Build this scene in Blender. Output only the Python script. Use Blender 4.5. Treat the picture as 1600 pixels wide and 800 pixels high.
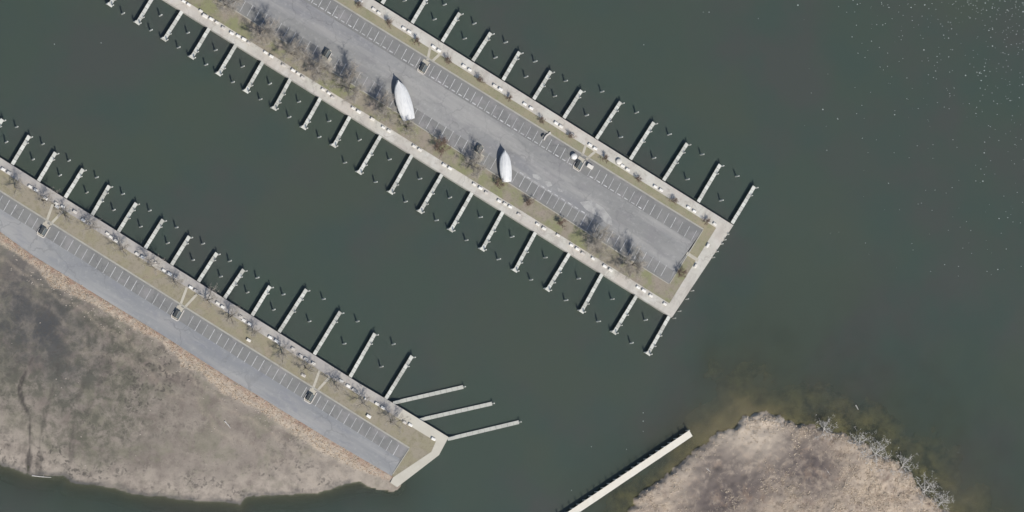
import bpy, math, random
import numpy as np
from mathutils import Vector, Matrix

for o in list(bpy.data.objects):
    bpy.data.objects.remove(o)
scene = bpy.context.scene
R = math.radians
random.seed(7)
rng = np.random.default_rng(11)

# ---------------------------------------------------------------- camera
TILT = 0.345                      # tangent of the off-nadir angle
DIST = 1500.0
MPP = 0.215                       # metres for one photograph pixel at the middle
FWD = Vector((TILT * 0.97, TILT * 0.20, -1)).normalized()
UP = (Vector((0, 1, 0)) - FWD * FWD.y).normalized()
RGT = FWD.cross(UP).normalized()
CAM = -FWD * DIST
cam_d = bpy.data.cameras.new('camera')
cam = bpy.data.objects.new('camera', cam_d)
scene.collection.objects.link(cam)
cam.matrix_world = Matrix(((RGT.x, UP.x, -FWD.x, CAM.x), (RGT.y, UP.y, -FWD.y, CAM.y),
                           (RGT.z, UP.z, -FWD.z, CAM.z), (0, 0, 0, 1)))
cam_d.sensor_width = 36
cam_d.lens = 36 * DIST / (1600 * MPP)
cam_d.clip_start = 10
cam_d.clip_end = 9000
scene.camera = cam

# ---------------------------------------------------------------- sky, sun, exposure
SHX, SHY = -0.215, 0.76           # ground shadow of a 1 m post
sun_vec = Vector((-SHX, -SHY, 1)).normalized()
world = bpy.data.worlds.new('World')
scene.world = world
world.use_nodes = True
wn = world.node_tree
wn.nodes.clear()
sky = wn.nodes.new('ShaderNodeTexSky')
sky.sky_type = 'NISHITA'
sky.sun_disc = False
sky.sun_elevation = math.asin(sun_vec.z)
sky.sun_rotation = math.atan2(sun_vec.x, sun_vec.y)
sky.altitude = 100
bg = wn.nodes.new('ShaderNodeBackground')
bg.inputs['Strength'].default_value = 0.105
wo = wn.nodes.new('ShaderNodeOutputWorld')
wn.links.new(sky.outputs[0], bg.inputs[0])
wn.links.new(bg.outputs[0], wo.inputs[0])
sun_d = bpy.data.lights.new('sun', 'SUN')
sun_d.energy = 4.12
sun_d.angle = R(0.55)
sun_d.color = (1.0, 0.95, 0.875)
sun = bpy.data.objects.new('sun', sun_d)
scene.collection.objects.link(sun)
sun.rotation_euler = sun_vec.to_track_quat('Z', 'Y').to_euler()
sun.location = sun_vec * 300
vs = scene.view_settings
vs.view_transform = 'Standard'
vs.look = 'None'
vs.exposure = 0.0
vs.gamma = 1.0
vs.use_curve_mapping = False

# ---------------------------------------------------------------- helpers
GAIN = 1.24                       # light on level ground: picture value = albedo * GAIN
def lin(c):
    c /= 255.0
    return c / 12.92 if c <= 0.04045 else ((c + 0.055) / 1.055) ** 2.4
def C(r, g, b, k=1.0):
    return tuple(min(0.85, lin(v) / GAIN * k) for v in (r, g, b)) + (1.0,)

def P(px, py, z=0.0):
    """photograph pixel -> the place in the world at height z"""
    k = MPP / DIST
    d = FWD + RGT * ((px - 800) * k) - UP * ((py - 400) * k)
    t = (z - CAM.z) / d.z
    return CAM + d * t
def P2(px, py, z=0.0):
    v = P(px, py, z)
    return (v.x, v.y)

col = scene.collection
def link(name, me=None, parent=None, loc=(0, 0, 0), rz=0.0):
    o = bpy.data.objects.new(name, me)
    col.objects.link(o)
    o.location = loc
    o.rotation_euler = (0, 0, rz)
    if parent is not None:
        o.parent = parent
    return o
def tag(o, label=None, cat=None, group=None, kind=None):
    if label: o['label'] = label
    if cat: o['category'] = cat
    if group: o['group'] = group
    if kind: o['kind'] = kind
    return o

class MB:
    def __init__(self):
        self.v, self.f = [], []
    def add(self, vs, fs):
        b = len(self.v)
        self.v += [tuple(p) for p in vs]
        self.f += [tuple(i + b for i in f) for f in fs]
    def box(self, x0, x1, y0, y1, z0, z1):
        self.add([(x0, y0, z0), (x1, y0, z0), (x1, y1, z0), (x0, y1, z0), (x0, y0, z1), (x1, y0, z1), (x1, y1, z1), (x0, y1, z1)],
                 [(3, 2, 1, 0), (4, 5, 6, 7), (0, 1, 5, 4), (1, 2, 6, 5), (2, 3, 7, 6), (3, 0, 4, 7)])
    def prism(self, pts, z0, z1):
        n = len(pts)
        a = sum(pts[i][0] * pts[(i + 1) % n][1] - pts[(i + 1) % n][0] * pts[i][1] for i in range(n))
        if a < 0: pts = pts[::-1]
        vs = [(p[0], p[1], z0) for p in pts] + [(p[0], p[1], z1) for p in pts]
        fs = [tuple(range(n))[::-1], tuple(range(n, 2 * n))]
        fs += [(i, (i + 1) % n, n + (i + 1) % n, n + i) for i in range(n)]
        self.add(vs, fs)
    def frustum(self, outer0, z0, outer1, z1):
        n = len(outer0)
        vs = [(p[0], p[1], z0) for p in outer0] + [(p[0], p[1], z1) for p in outer1]
        fs = [tuple(range(n))[::-1], tuple(range(n, 2 * n))]
        fs += [(i, (i + 1) % n, n + (i + 1) % n, n + i) for i in range(n)]
        self.add(vs, fs)
    def tube(self, p0, p1, r0, r1, n=6, caps=True):
        p0, p1 = Vector(p0), Vector(p1)
        d = (p1 - p0)
        if d.length < 1e-6: return
        d.normalize()
        a = d.cross(Vector((0, 0, 1)) if abs(d.z) < 0.9 else Vector((1, 0, 0))).normalized()
        b = d.cross(a)
        vs = []
        for p, r in ((p0, r0), (p1, r1)):
            for i in range(n):
                t = 2 * math.pi * i / n
                vs.append(p + a * (math.cos(t) * r) + b * (math.sin(t) * r))
        fs = [(i, (i + 1) % n, n + (i + 1) % n, n + i) for i in range(n)]
        if caps:
            fs += [tuple(range(n))[::-1], tuple(range(n, 2 * n))]
        self.add(vs, fs)
    def mesh(self, name, mat, smooth=False):
        me = bpy.data.meshes.new(name)
        me.from_pydata(self.v, [], self.f)
        me.update()
        if mat: me.materials.append(mat)
        if smooth:
            for p in me.polygons: p.use_smooth = True
        return me
    def build(self, name, mat, parent=None, loc=(0, 0, 0), rz=0.0, smooth=False):
        return link(name, self.mesh(name, mat, smooth), parent, loc, rz)

def offs(pts, w):
    """polyline (world xy) -> closed outline of a strip of width w"""
    n = len(pts)
    L, Rr = [], []
    for i in range(n):
        a = Vector(pts[max(i - 1, 0)]); b = Vector(pts[min(i + 1, n - 1)])
        d = (b - a).normalized()
        nn = Vector((-d.y, d.x)) * (w / 2)
        p = Vector(pts[i])
        L.append(tuple(p + nn)); Rr.append(tuple(p - nn))
    return L + Rr[::-1]

# ---------------------------------------------------------------- numpy noise and distance
def vnoise(x, y, seed=0):
    xi = np.floor(x).astype(np.int64); yi = np.floor(y).astype(np.int64)
    fx = x - xi; fy = y - yi
    fx = fx * fx * (3 - 2 * fx); fy = fy * fy * (3 - 2 * fy)
    def h(a, b):
        n = (a * 374761393 + b * 668265263 + seed * 974711) & 0xFFFFFFFF
        n = ((n ^ (n >> 13)) * 1274126177) & 0xFFFFFFFF
        return ((n ^ (n >> 16)) & 0xFFFF) / 65535.0
    a, b, c, d = h(xi, yi), h(xi + 1, yi), h(xi, yi + 1), h(xi + 1, yi + 1)
    return (a * (1 - fx) + b * fx) * (1 - fy) + (c * (1 - fx) + d * fx) * fy
def fbm(x, y, s, seed=0, oct=4):
    t = np.zeros_like(x); a = 0.5; f = 1.0 / s
    for i in range(oct):
        t += a * vnoise(x * f, y * f, seed + i * 17); a *= 0.5; f *= 2.03
    return t / (1 - 0.5 ** oct) - 0.5
def dist_line(x, y, pts):
    d = np.full(x.shape, 1e9)
    for (x0, y0), (x1, y1) in zip(pts[:-1], pts[1:]):
        dx, dy = x1 - x0, y1 - y0
        t = np.clip(((x - x0) * dx + (y - y0) * dy) / (dx * dx + dy * dy + 1e-9), 0, 1)
        d = np.minimum(d, np.hypot(x - x0 - t * dx, y - y0 - t * dy))
    return d
def inside(x, y, pts):
    c = np.zeros(x.shape, bool)
    n = len(pts)
    for i in range(n):
        x0, y0 = pts[i]; x1, y1 = pts[(i + 1) % n]
        if y0 == y1: continue
        cond = ((y0 > y) != (y1 > y)) & (x < (x1 - x0) * (y - y0) / (y1 - y0) + x0)
        c ^= cond
    return c
def sdist(x, y, pts):
    d = dist_line(x, y, pts + [pts[0]])
    return np.where(inside(x, y, pts), d, -d)
def sstep(a, b, x):
    t = np.clip((x - a) / (b - a), 0, 1)
    return t * t * (3 - 2 * t)

# ---------------------------------------------------------------- materials
def new_mat(name):
    m = bpy.data.materials.new(name)
    m.use_nodes = True
    nt = m.node_tree
    return m, nt, nt.nodes['Principled BSDF']
def coords(nt, rot=0.0, sc=(1, 1, 1)):
    g = nt.nodes.new('ShaderNodeNewGeometry')
    if rot == 0.0 and sc == (1, 1, 1): return g.outputs['Position']
    r = nt.nodes.new('ShaderNodeMapping')
    r.vector_type = 'TEXTURE'
    r.inputs['Rotation'].default_value = (0, 0, rot)
    r.inputs['Scale'].default_value = sc
    nt.links.new(g.outputs['Position'], r.inputs['Vector'])
    return r.outputs[0]
def noise(nt, size, detail=3, rough=0.55, vec=None, dist=0.0):
    n = nt.nodes.new('ShaderNodeTexNoise')
    n.inputs['Scale'].default_value = 1.0 / size
    n.inputs['Detail'].default_value = detail
    n.inputs['Roughness'].default_value = rough
    n.inputs['Distortion'].default_value = dist
    nt.links.new(vec if vec else coords(nt), n.inputs['Vector'])
    return n.outputs['Fac']
def ramp(nt, fac, a, b, lo=0.0, hi=1.0):
    r = nt.nodes.new('ShaderNodeMapRange')
    r.inputs['From Min'].default_value = a
    r.inputs['From Max'].default_value = b
    r.inputs['To Min'].default_value = lo
    r.inputs['To Max'].default_value = hi
    nt.links.new(fac, r.inputs['Value'])
    return r.outputs[0]
def mul(nt, a, b, op='MULTIPLY'):
    m = nt.nodes.new('ShaderNodeMath'); m.operation = op
    for i, s in enumerate((a, b)):
        if isinstance(s, (int, float)): m.inputs[i].default_value = s
        else: nt.links.new(s, m.inputs[i])
    return m.outputs[0]
def mix(nt, base, colr, fac):
    m = nt.nodes.new('ShaderNodeMix'); m.data_type = 'RGBA'
    for s, v in (('Factor', fac), ('A', base), ('B', colr)):
        sock = [i for i in m.inputs if i.name == s and (i.type == 'RGBA' if s != 'Factor' else i.type == 'VALUE')][0]
        if isinstance(v, (tuple, float, int)): sock.default_value = v
        else: nt.links.new(v, sock)
    return [o for o in m.outputs if o.type == 'RGBA'][0]
def attr(nt, name):
    a = nt.nodes.new('ShaderNodeAttribute'); a.attribute_name = name
    return a.outputs['Fac']
def bump(nt, bsdf, fac, strength=0.4, dist=0.1):
    b = nt.nodes.new('ShaderNodeBump')
    b.inputs['Strength'].default_value = strength
    b.inputs['Distance'].default_value = dist
    nt.links.new(fac, b.inputs['Height'])
    nt.links.new(b.outputs[0], bsdf.inputs['Normal'])
def simple(name, base, layers=(), rough=0.85, spec=0.2, metal=0.0, bmp=None):
    """layers: (colour, size m, lo, hi, amount[, rotation, stretch])"""
    m, nt, b = new_mat(name)
    c = base
    for L in layers:
        vec = coords(nt, L[5], (L[6], 1, 1)) if len(L) > 5 else None
        f = noise(nt, L[1], 4, 0.6, vec)
        f = ramp(nt, f, L[2], L[3], 0.0, L[4])
        c = mix(nt, c, L[0], f)
    if isinstance(c, tuple): b.inputs['Base Color'].default_value = c
    else: nt.links.new(c, b.inputs['Base Color'])
    b.inputs['Roughness'].default_value = rough
    b.inputs['Specular IOR Level'].default_value = spec
    b.inputs['Metallic'].default_value = metal
    if bmp: bump(nt, b, noise(nt, bmp[0], 4, 0.6), bmp[1], bmp[2])
    return m

AX = math.atan2(*(lambda a, b: (b.y - a.y, b.x - a.x))(P(257, 0, 1.9), P(1044, 492, 1.9)))   # axis of the piers
M = {}
M['promenade'] = simple('promenade_concrete', C(204, 201, 190),
    [(C(188, 181, 173), 9, .42, .68, .8), (C(214, 211, 204), 5, .5, .7, .7), (C(168, 161, 152), 1.3, .54, .74, .7), (C(178, 172, 163), 4, .52, .66, .7, AX + 1.57, 3.0), (C(206, 196, 185), 14, .5, .65, .5)], bmp=(.3, .3, .02))
M['promenade_b'] = simple('weathered_concrete', C(182, 177, 171),
    [(C(164, 160, 157), 8, .42, .68, .8), (C(198, 194, 182), 6, .5, .7, .6), (C(146, 140, 136), 1.1, .55, .8, .5)], bmp=(.3, .3, .02))
M['end_concrete'] = simple('bright_concrete', C(206, 201, 187), [(C(190, 184, 170), 4, .45, .7, .7), (C(216, 212, 200), 2, .5, .7, .5)])
M['asphalt'] = simple('sun_bleached_asphalt', C(145, 145, 143),
    [(C(140, 141, 146), 16, .45, .62, .75, AX, 5.0), (C(166, 165, 162), 11, .48, .66, .75, AX, 4.0), (C(140, 138, 139), 3.0, .5, .7, .6, AX, 2.2),
     (C(176, 175, 172), 1.2, .54, .72, .5), (C(126, 127, 130), 2.2, .58, .74, .5), (C(174, 172, 168), 5, .52, .66, .6, AX, 9.0), (C(122, 123, 127), .9, .64, .74, .5, AX + .5, 6.0)], bmp=(.25, .35, .02))
M['stall_asphalt'] = simple('stall_asphalt', C(137, 137, 134),
    [(C(126, 126, 125), 7, .42, .65, .75), (C(160, 156, 156), 4, .5, .7, .6), (C(124, 122, 124), 1.0, .55, .75, .5), (C(160, 157, 155), .6, .58, .75, .4), (C(92, 92, 94), .9, .66, .76, .6)], bmp=(.25, .35, .02))
M['asphalt_b'] = simple('road_asphalt', C(152, 153, 153),
    [(C(138, 140, 143), 15, .45, .62, .8, AX, 6.0), (C(168, 166, 163), 10, .48, .66, .75, AX, 5.0), (C(138, 139, 146), 2.5, .52, .72, .6, AX, 2.5),
     (C(170, 170, 168), 1.2, .54, .72, .5), (C(174, 173, 170), 5, .52, .66, .6, AX, 9.0), (C(124, 126, 130), .9, .64, .74, .5, AX + .4, 6.0)], bmp=(.25, .35, .02))
M['patch'] = simple('pale_patching', C(180, 179, 175), [(C(156, 155, 154), 2.5, .40, .6, .95), (C(188, 187, 185), .9, .5, .7, .6)])
M['paint'] = simple('worn_white_paint', C(218, 218, 216), [(C(168, 168, 167), 1.1, .42, .62, .85), (C(180, 180, 180), .4, .5, .65, .7)])
M['grass'] = simple('winter_grass', C(152, 148, 124),
    [(C(164, 154, 128), 7, .45, .65, .8), (C(138, 139, 106), 4.0, .5, .68, .8), (C(160, 148, 130), 1.6, .5, .7, .7), (C(118, 114, 88), .6, .55, .75, .7)], bmp=(.25, .6, .08))
M['grass_brown'] = simple('trodden_brown_grass', C(152, 144, 128),
    [(C(140, 142, 106), 7, .44, .56, .9), (C(160, 148, 138), 5, .45, .65, .7), (C(128, 122, 106), 1.5, .52, .72, .7), (C(112, 106, 92), .5, .55, .75, .6)], bmp=(.25, .6, .08))
M['grass_b'] = simple('bleached_grass', C(157, 149, 132),
    [(C(142, 142, 108), 6, .45, .57, .9), (C(166, 152, 138), 6, .45, .65, .7), (C(134, 126, 108), 1.5, .52, .72, .7), (C(116, 110, 92), .5, .55, .75, .6)], bmp=(.25, .6, .08))
M['kerb'] = simple('kerb_concrete', C(178, 175, 164), [(C(160, 156, 146), 2.5, .4, .7, .8), (C(186, 183, 174), 1.0, .5, .7, .5)])
M['path'] = simple('path_concrete', C(196, 191, 176), [(C(178, 170, 156), 2.5, .4, .7, .8), (C(204, 196, 184), 1.0, .5, .7, .5)])
M['dock'] = simple('weathered_dock_boards', C(224, 224, 215),
    [(C(196, 196, 187), 3.0, .42, .68, .8), (C(212, 211, 204), 1.6, .5, .7, .6), (C(150, 148, 140), .5, .6, .78, .6)])
M['dock_b'] = simple('pale_float_deck', C(196, 196, 186), [(C(178, 178, 170), 2.0, .42, .68, .7), (C(208, 206, 198), .8, .5, .7, .5)])
M['beam'] = simple('dock_beam', C(112, 106, 98), [(C(88, 84, 78), .8, .4, .7, .7)])
M['pile'] = simple('bleached_pile', C(240, 238, 228), [(C(216, 212, 200), .5, .4, .7, .7), (C(222, 220, 212), .25, .5, .7, .5)])
M['box'] = simple('white_fibreglass', C(246, 243, 236), [(C(226, 222, 212), .6, .5, .75, .6)], rough=.45, spec=.4)
M['box_grey'] = simple('dulled_fibreglass', C(212, 206, 198), [(C(190, 184, 176), .5, .45, .7, .6)], rough=.6, spec=.3)
M['dark_bin'] = simple('dark_bin', C(66, 70, 72), [(C(90, 95, 96), .5, .45, .7, .6)], rough=.6)
M['grey_bin'] = simple('grey_bin', C(112, 118, 118), [(C(88, 94, 94), .5, .45, .7, .6)], rough=.6)
M['wrap'] = simple('white_shrink_wrap', C(240, 240, 238), [(C(228, 229, 228), 1.2, .45, .7, .6), (C(205, 208, 215), .5, .62, .78, .5)], rough=.4, spec=.4, bmp=(.7, .35, .12))
M['hull'] = simple('boat_hull', C(200, 202, 206), rough=.35, spec=.5)
M['stand'] = simple('boat_stand_steel', C(96, 84, 78), rough=.6)
M['timber'] = simple('keel_timber', C(128, 112, 92), [(C(98, 86, 70), .3, .4, .7, .7)])
M['bark'] = simple('bare_bark', C(88, 82, 75), [(C(64, 60, 56), .6, .4, .7, .8)])
M['twig'] = simple('bare_twigs', C(186, 178, 166), [(C(156, 148, 138), .8, .4, .7, .8)])
M['shrub'] = simple('russet_twigs', C(142, 122, 108), [(C(112, 98, 88), .4, .4, .7, .8)])
M['drift'] = simple('silver_dead_wood', C(212, 208, 202), [(C(150, 146, 140), .7, .4, .7, .8)])
M['foam'] = simple('white_flecks', C(196, 203, 196), rough=.6)
M['reed'] = simple('dry_reed', C(218, 198, 172), [(C(188, 164, 140), 1.6, .42, .62, .9), (C(212, 196, 174), .9, .5, .7, .7), (C(170, 138, 122), 6, .5, .68, .7)])
M['reed_isle'] = simple('matted_reed', C(222, 206, 184), [(C(196, 180, 160), 5, .45, .62, .9), (C(224, 210, 188), 1.2, .5, .7, .7), (C(150, 136, 122), .7, .55, .72, .7)])
M['rubble'] = simple('shore_stone', C(190, 180, 168), [(C(150, 138, 128), .6, .4, .7, .9)])
M['dark_wood'] = simple('dark_snag', C(92, 84, 78), [(C(62, 58, 56), .5, .4, .7, .8)])

# mud flat, with what is wet, channelled or sandy carried by the mesh
def mud_material():
    m, nt, b = new_mat('tidal_mud')
    c = mix(nt, C(142, 133, 123), C(124, 114, 106), ramp(nt, noise(nt, 14, 8, .66, None, 1.0), .44, .58))
    c = mix(nt, c, C(152, 143, 131), ramp(nt, noise(nt, 6, 8, .72, None, .4), .48, .6, 0, .85))
    c = mix(nt, c, C(128, 124, 108), ramp(nt, noise(nt, 10, 8, .7, None, .4), .5, .6, 0, .8))
    c = mix(nt, c, C(100, 98, 86), mul(nt, attr(nt, 'moss'), ramp(nt, noise(nt, 4.5, 8, .74, None, .3), .42, .58, .0, 1.0)))
    c = mix(nt, c, C(78, 79, 80), mul(nt, attr(nt, 'wet'), ramp(nt, noise(nt, 9, 8, .68, None, .4), .38, .56, .3, 1.0)))
    c = mix(nt, c, C(174, 163, 150), mul(nt, attr(nt, 'sand'), ramp(nt, noise(nt, 4, 5, .62), .36, .6, .1, .95)))
    c = mix(nt, c, C(186, 172, 154), mul(nt, attr(nt, 'bank'), ramp(nt, noise(nt, 1.6, 5, .65), .34, .6, .2, 1.0)))
    c = mix(nt, c, C(152, 122, 106), mul(nt, attr(nt, 'litter'), ramp(nt, noise(nt, 1.8, 5, .65), .4, .62, .0, .9)))
    v = nt.nodes.new('ShaderNodeTexVoronoi'); v.inputs['Scale'].default_value = 1 / 1.5
    nz = nt.nodes.new('ShaderNodeTexNoise'); nz.inputs['Scale'].default_value = .55; nz.inputs['Detail'].default_value = 4
    nt.links.new(coords(nt), nz.inputs['Vector'])
    va = nt.nodes.new('ShaderNodeVectorMath'); va.operation = 'MULTIPLY_ADD'; va.inputs[1].default_value = (4.5, 4.5, 0)
    nt.links.new(nz.outputs['Color'], va.inputs[0]); nt.links.new(coords(nt), va.inputs[2])
    nt.links.new(va.outputs[0], v.inputs['Vector'])
    sp = mul(nt, ramp(nt, v.outputs['Distance'], .5, .22), ramp(nt, noise(nt, 9, 3), .44, .54))
    c = mix(nt, c, C(84, 80, 75), mul(nt, mul(nt, sp, attr(nt, 'clump')), .8))
    c = mix(nt, c, C(96, 91, 83), ramp(nt, noise(nt, 1.1, 4, .62), .58, .74, 0, .5))
    c = mix(nt, c, C(76, 72, 68), mul(nt, attr(nt, 'chan'), .95))
    c = mix(nt, c, C(92, 88, 78), attr(nt, 'bed'))
    nt.links.new(c, b.inputs['Base Color'])
    b.inputs['Roughness'].default_value = .7
    b.inputs['Specular IOR Level'].default_value = .25
    bump(nt, b, noise(nt, .6, 5, .65), .6, .12)
    return m
def cracks(m, size, colr, amt):
    nt = m.node_tree; b = nt.nodes['Principled BSDF']; src = b.inputs['Base Color'].links[0].from_socket
    nz = nt.nodes.new('ShaderNodeTexNoise'); nz.inputs['Scale'].default_value = .35; nz.inputs['Detail'].default_value = 5
    nt.links.new(coords(nt), nz.inputs['Vector'])
    va = nt.nodes.new('ShaderNodeVectorMath'); va.operation = 'MULTIPLY_ADD'; va.inputs[1].default_value = (5, 5, 0)
    nt.links.new(nz.outputs['Color'], va.inputs[0]); nt.links.new(coords(nt), va.inputs[2])
    v = nt.nodes.new('ShaderNodeTexVoronoi'); v.feature = 'DISTANCE_TO_EDGE'; v.inputs['Scale'].default_value = 1 / size
    nt.links.new(va.outputs[0], v.inputs['Vector'])
    f = mul(nt, ramp(nt, v.outputs['Distance'], .03, .008), ramp(nt, noise(nt, 12, 3), .4, .6, 0, amt))
    nt.links.new(mix(nt, src, colr, f), b.inputs['Base Color'])
cracks(M['asphalt'], 9, C(112, 112, 113), .38); cracks(M['asphalt_b'], 10, C(116, 117, 118), .38); cracks(M['stall_asphalt'], 7, C(100, 100, 101), .35); cracks(M['promenade'], 6, C(164, 158, 150), .5); cracks(M['promenade_b'], 6, C(140, 135, 130), .5)
# folds in the boat covers, running with each boat
def folds(m):
    nt = m.node_tree; b = nt.nodes['Principled BSDF']; src = b.inputs['Base Color'].links[0].from_socket
    tc = nt.nodes.new('ShaderNodeTexCoord'); mp = nt.nodes.new('ShaderNodeMapping'); mp.inputs['Scale'].default_value = (.3, 2.2, .6)
    nt.links.new(tc.outputs['Object'], mp.inputs['Vector'])
    f = noise(nt, 1.0, 4, .6, mp.outputs[0])
    nt.links.new(mix(nt, src, C(206, 208, 210), ramp(nt, f, .54, .7, 0, .8)), b.inputs['Base Color'])
    bump(nt, b, f, .8, .35)
folds(M['wrap'])
def vary(m, colr, amt):
    nt = m.node_tree; b = nt.nodes['Principled BSDF']; src = b.inputs['Base Color'].links[0].from_socket
    oi = nt.nodes.new('ShaderNodeObjectInfo')
    nt.links.new(mix(nt, src, colr, ramp(nt, oi.outputs['Random'], .35, 1.0, 0, amt)), b.inputs['Base Color'])
vary(M['dock'], C(166, 165, 156), .6); vary(M['box'], C(216, 208, 194), .6); vary(M['pile'], C(186, 180, 166), .4); vary(M['paint'], C(164, 164, 163), .7)
M['mud'] = mud_material()
def isle_material():
    m, nt, b = new_mat('island_ground')
    c = mix(nt, C(192, 175, 155), C(172, 157, 142), ramp(nt, noise(nt, 7, 4), .42, .62))
    c = mix(nt, c, C(208, 193, 172), ramp(nt, noise(nt, 2.0, 5, .65), .5, .68, 0, .9))
    c = mix(nt, c, C(98, 89, 86), mul(nt, attr(nt, 'litter'), ramp(nt, noise(nt, 4, 8, .72, None, .4), .36, .5, .45, 1.0)))
    c = mix(nt, c, C(112, 100, 88), ramp(nt, noise(nt, 1.1, 4, .62), .56, .72, 0, .8))
    c = mix(nt, c, C(136, 118, 104), ramp(nt, noise(nt, 6, 8, .72, None, .4), .54, .64, 0, .75))
    c = mix(nt, c, C(204, 190, 172), mul(nt, attr(nt, 'sand'), .8))
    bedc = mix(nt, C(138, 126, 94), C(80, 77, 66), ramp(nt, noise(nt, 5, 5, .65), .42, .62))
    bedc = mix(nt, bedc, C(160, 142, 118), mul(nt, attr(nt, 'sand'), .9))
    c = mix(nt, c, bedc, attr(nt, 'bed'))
    nt.links.new(c, b.inputs['Base Color'])
    b.inputs['Roughness'].default_value = .9
    bump(nt, b, noise(nt, .5, 5, .65), .7, .2)
    return m
M['isle'] = isle_material()
def water_material():
    m, nt, b = new_mat('murky_harbour_water')
    c = mix(nt, C(76, 87, 77), C(80, 85, 79), ramp(nt, noise(nt, 45, 3), .42, .6))
    c = mix(nt, c, C(73, 86, 78), ramp(nt, noise(nt, 26, 4), .46, .64, 0, .8))
    c = mix(nt, c, C(79, 88, 76), ramp(nt, noise(nt, 70, 3), .52, .62, 0, .7))
    c = mix(nt, c, C(92, 88, 74), mul(nt, attr(nt, 'silt'), .85))
    nt.links.new(c, b.inputs['Base Color'])
    b.inputs['Roughness'].default_value = .16
    b.inputs['Subsurface Weight'].default_value = .6
    b.inputs['Subsurface Radius'].default_value = (.9, 1.1, 1.0)
    b.inputs['Subsurface Scale'].default_value = .55
    b.inputs['IOR'].default_value = 1.33
    b.inputs['Specular IOR Level'].default_value = .85
    h = mul(nt, noise(nt, 1.1, 3), mul(nt, noise(nt, 4.0, 2), .8), 'ADD')
    bump(nt, b, h, .12, .12)
    tr = nt.nodes.new('ShaderNodeBsdfTransparent')
    tr.inputs[0].default_value = (.86, .9, .82, 1)
    ms = nt.nodes.new('ShaderNodeMixShader')
    nt.links.new(attr(nt, 'clear'), ms.inputs[0])
    nt.links.new(b.outputs[0], ms.inputs[1])
    nt.links.new(tr.outputs[0], ms.inputs[2])
    nt.links.new(ms.outputs[0], nt.nodes['Material Output'].inputs['Surface'])
    return m
M['water'] = water_material()

# ================================================================ SETTING
# ---------------------------------------------------------------- ground under the water, water, mud flat, island
def lerp_pts(pts, z): return [P2(a, b, z) for a, b in pts]
ROAD_EDGE = [(-150, 262), (0, 362), (50, 398), (150, 460), (250, 521), (360, 592), (400, 616), (450, 647), (520, 690), (612.5, 744)]
STRIP_LOW = [(-150, 290), (0, 380), (30, 400), (62, 424), (82, 449), (115, 461), (150, 478), (175, 493), (215, 516), (250, 533), (277, 556), (283, 574), (312, 580), (345, 612), (400, 638), (450, 672), (500, 704), (560, 735), (606, 750)]
MUD = [(-220, 262), (0, 362), (250, 521), (400, 616), (520, 690), (612, 744), (613, 754), (595, 750.5), (570, 750), (525, 760), (495, 769), (445, 772), (400, 774), (384, 777), (375, 788), (350, 784), (287, 780), (212, 771), (175, 761), (112, 754), (100, 742), (75, 745), (50, 743), (25, 735), (0, 727), (-60, 712), (-220, 690)]
ISLE = [(980, 800), (992, 776), (1017, 760), (1037, 742), (1062, 725), (1080, 714), (1112, 687), (1145, 667), (1168, 651), (1190, 646), (1222, 655), (1250, 660), (1287, 668), (1312, 679), (1350, 692), (1375, 709), (1407, 725), (1425, 740), (1433, 760), (1452, 777), (1485, 803), (1520, 850), (1540, 960), (1000, 960), (960, 860)]
w_road = lerp_pts(ROAD_EDGE, 1.8); w_strip = lerp_pts(STRIP_LOW, .6); w_mud = lerp_pts(MUD, 0); w_isle = lerp_pts(ISLE, 0)
CHAN = [[(52, 556), (36, 590), (30, 606), (36, 630), (46, 650), (47, 690), (45, 738)], [(90, 570), (87, 592), (72, 640), (62, 690), (60, 740)], [(130, 600), (118, 635), (112, 700), (108, 748)]]
w_chan = [lerp_pts(c, .5) for c in CHAN]

def mud_h(x, y):
    wob = fbm(x, y, 9, 3) * 2.4 + fbm(x, y, 2.6, 5) * 1.2
    s = sdist(x, y, w_mud)
    d = s + wob * sstep(40, 6, np.abs(s)) * .7
    h = np.where(d > 0, .10 + .55 * (1 - np.exp(-d / 9)), d * .13)
    h = h + fbm(x, y, 6, 8) * .14 * sstep(-1, 3, d) + fbm(x, y, 1.3, 9) * .07 * sstep(-.5, 2, d)
    dr = dist_line(x, y, w_road)
    bank = 1.86 - .28 * dr + fbm(x, y, 1.5, 12) * .22
    h = np.where(s > -3, np.maximum(h, np.minimum(bank, 1.72)), h)
    for i, ch in enumerate(w_chan):
        dc = dist_line(x, y, ch) + fbm(x, y, 4, 20 + i) * 2.0
        h = h - (.2 if i == 0 else .08) * np.exp(-(dc / .5) ** 2) * (d > 0)
    return h, d, dr
def isle_h(x, y):
    wob = fbm(x, y, 6, 33) * 6.5 + fbm(x, y, 1.9, 35) * 4.2
    s = sdist(x, y, w_isle)
    d = s + wob * .6
    h = np.where(d > 0, 1.7 * (1 - np.exp(-d / 1.1)) + .5 * (1 - np.exp(-d / 14)), np.maximum(-.12 + d * (.034 + .05 * sstep(75, 45, x)), -3))
    h = h + (fbm(x, y, 7, 37) * .5 + fbm(x, y, 2.6, 39, 3) * 1.3) * sstep(0, 3, d) + (fbm(x, y, 9, 41) * .75 + fbm(x, y, 3, 43) * .3) * sstep(-1, -5, d)
    h = np.where((d < -.3), np.minimum(h, -.03), h)
    return h, d

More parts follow.
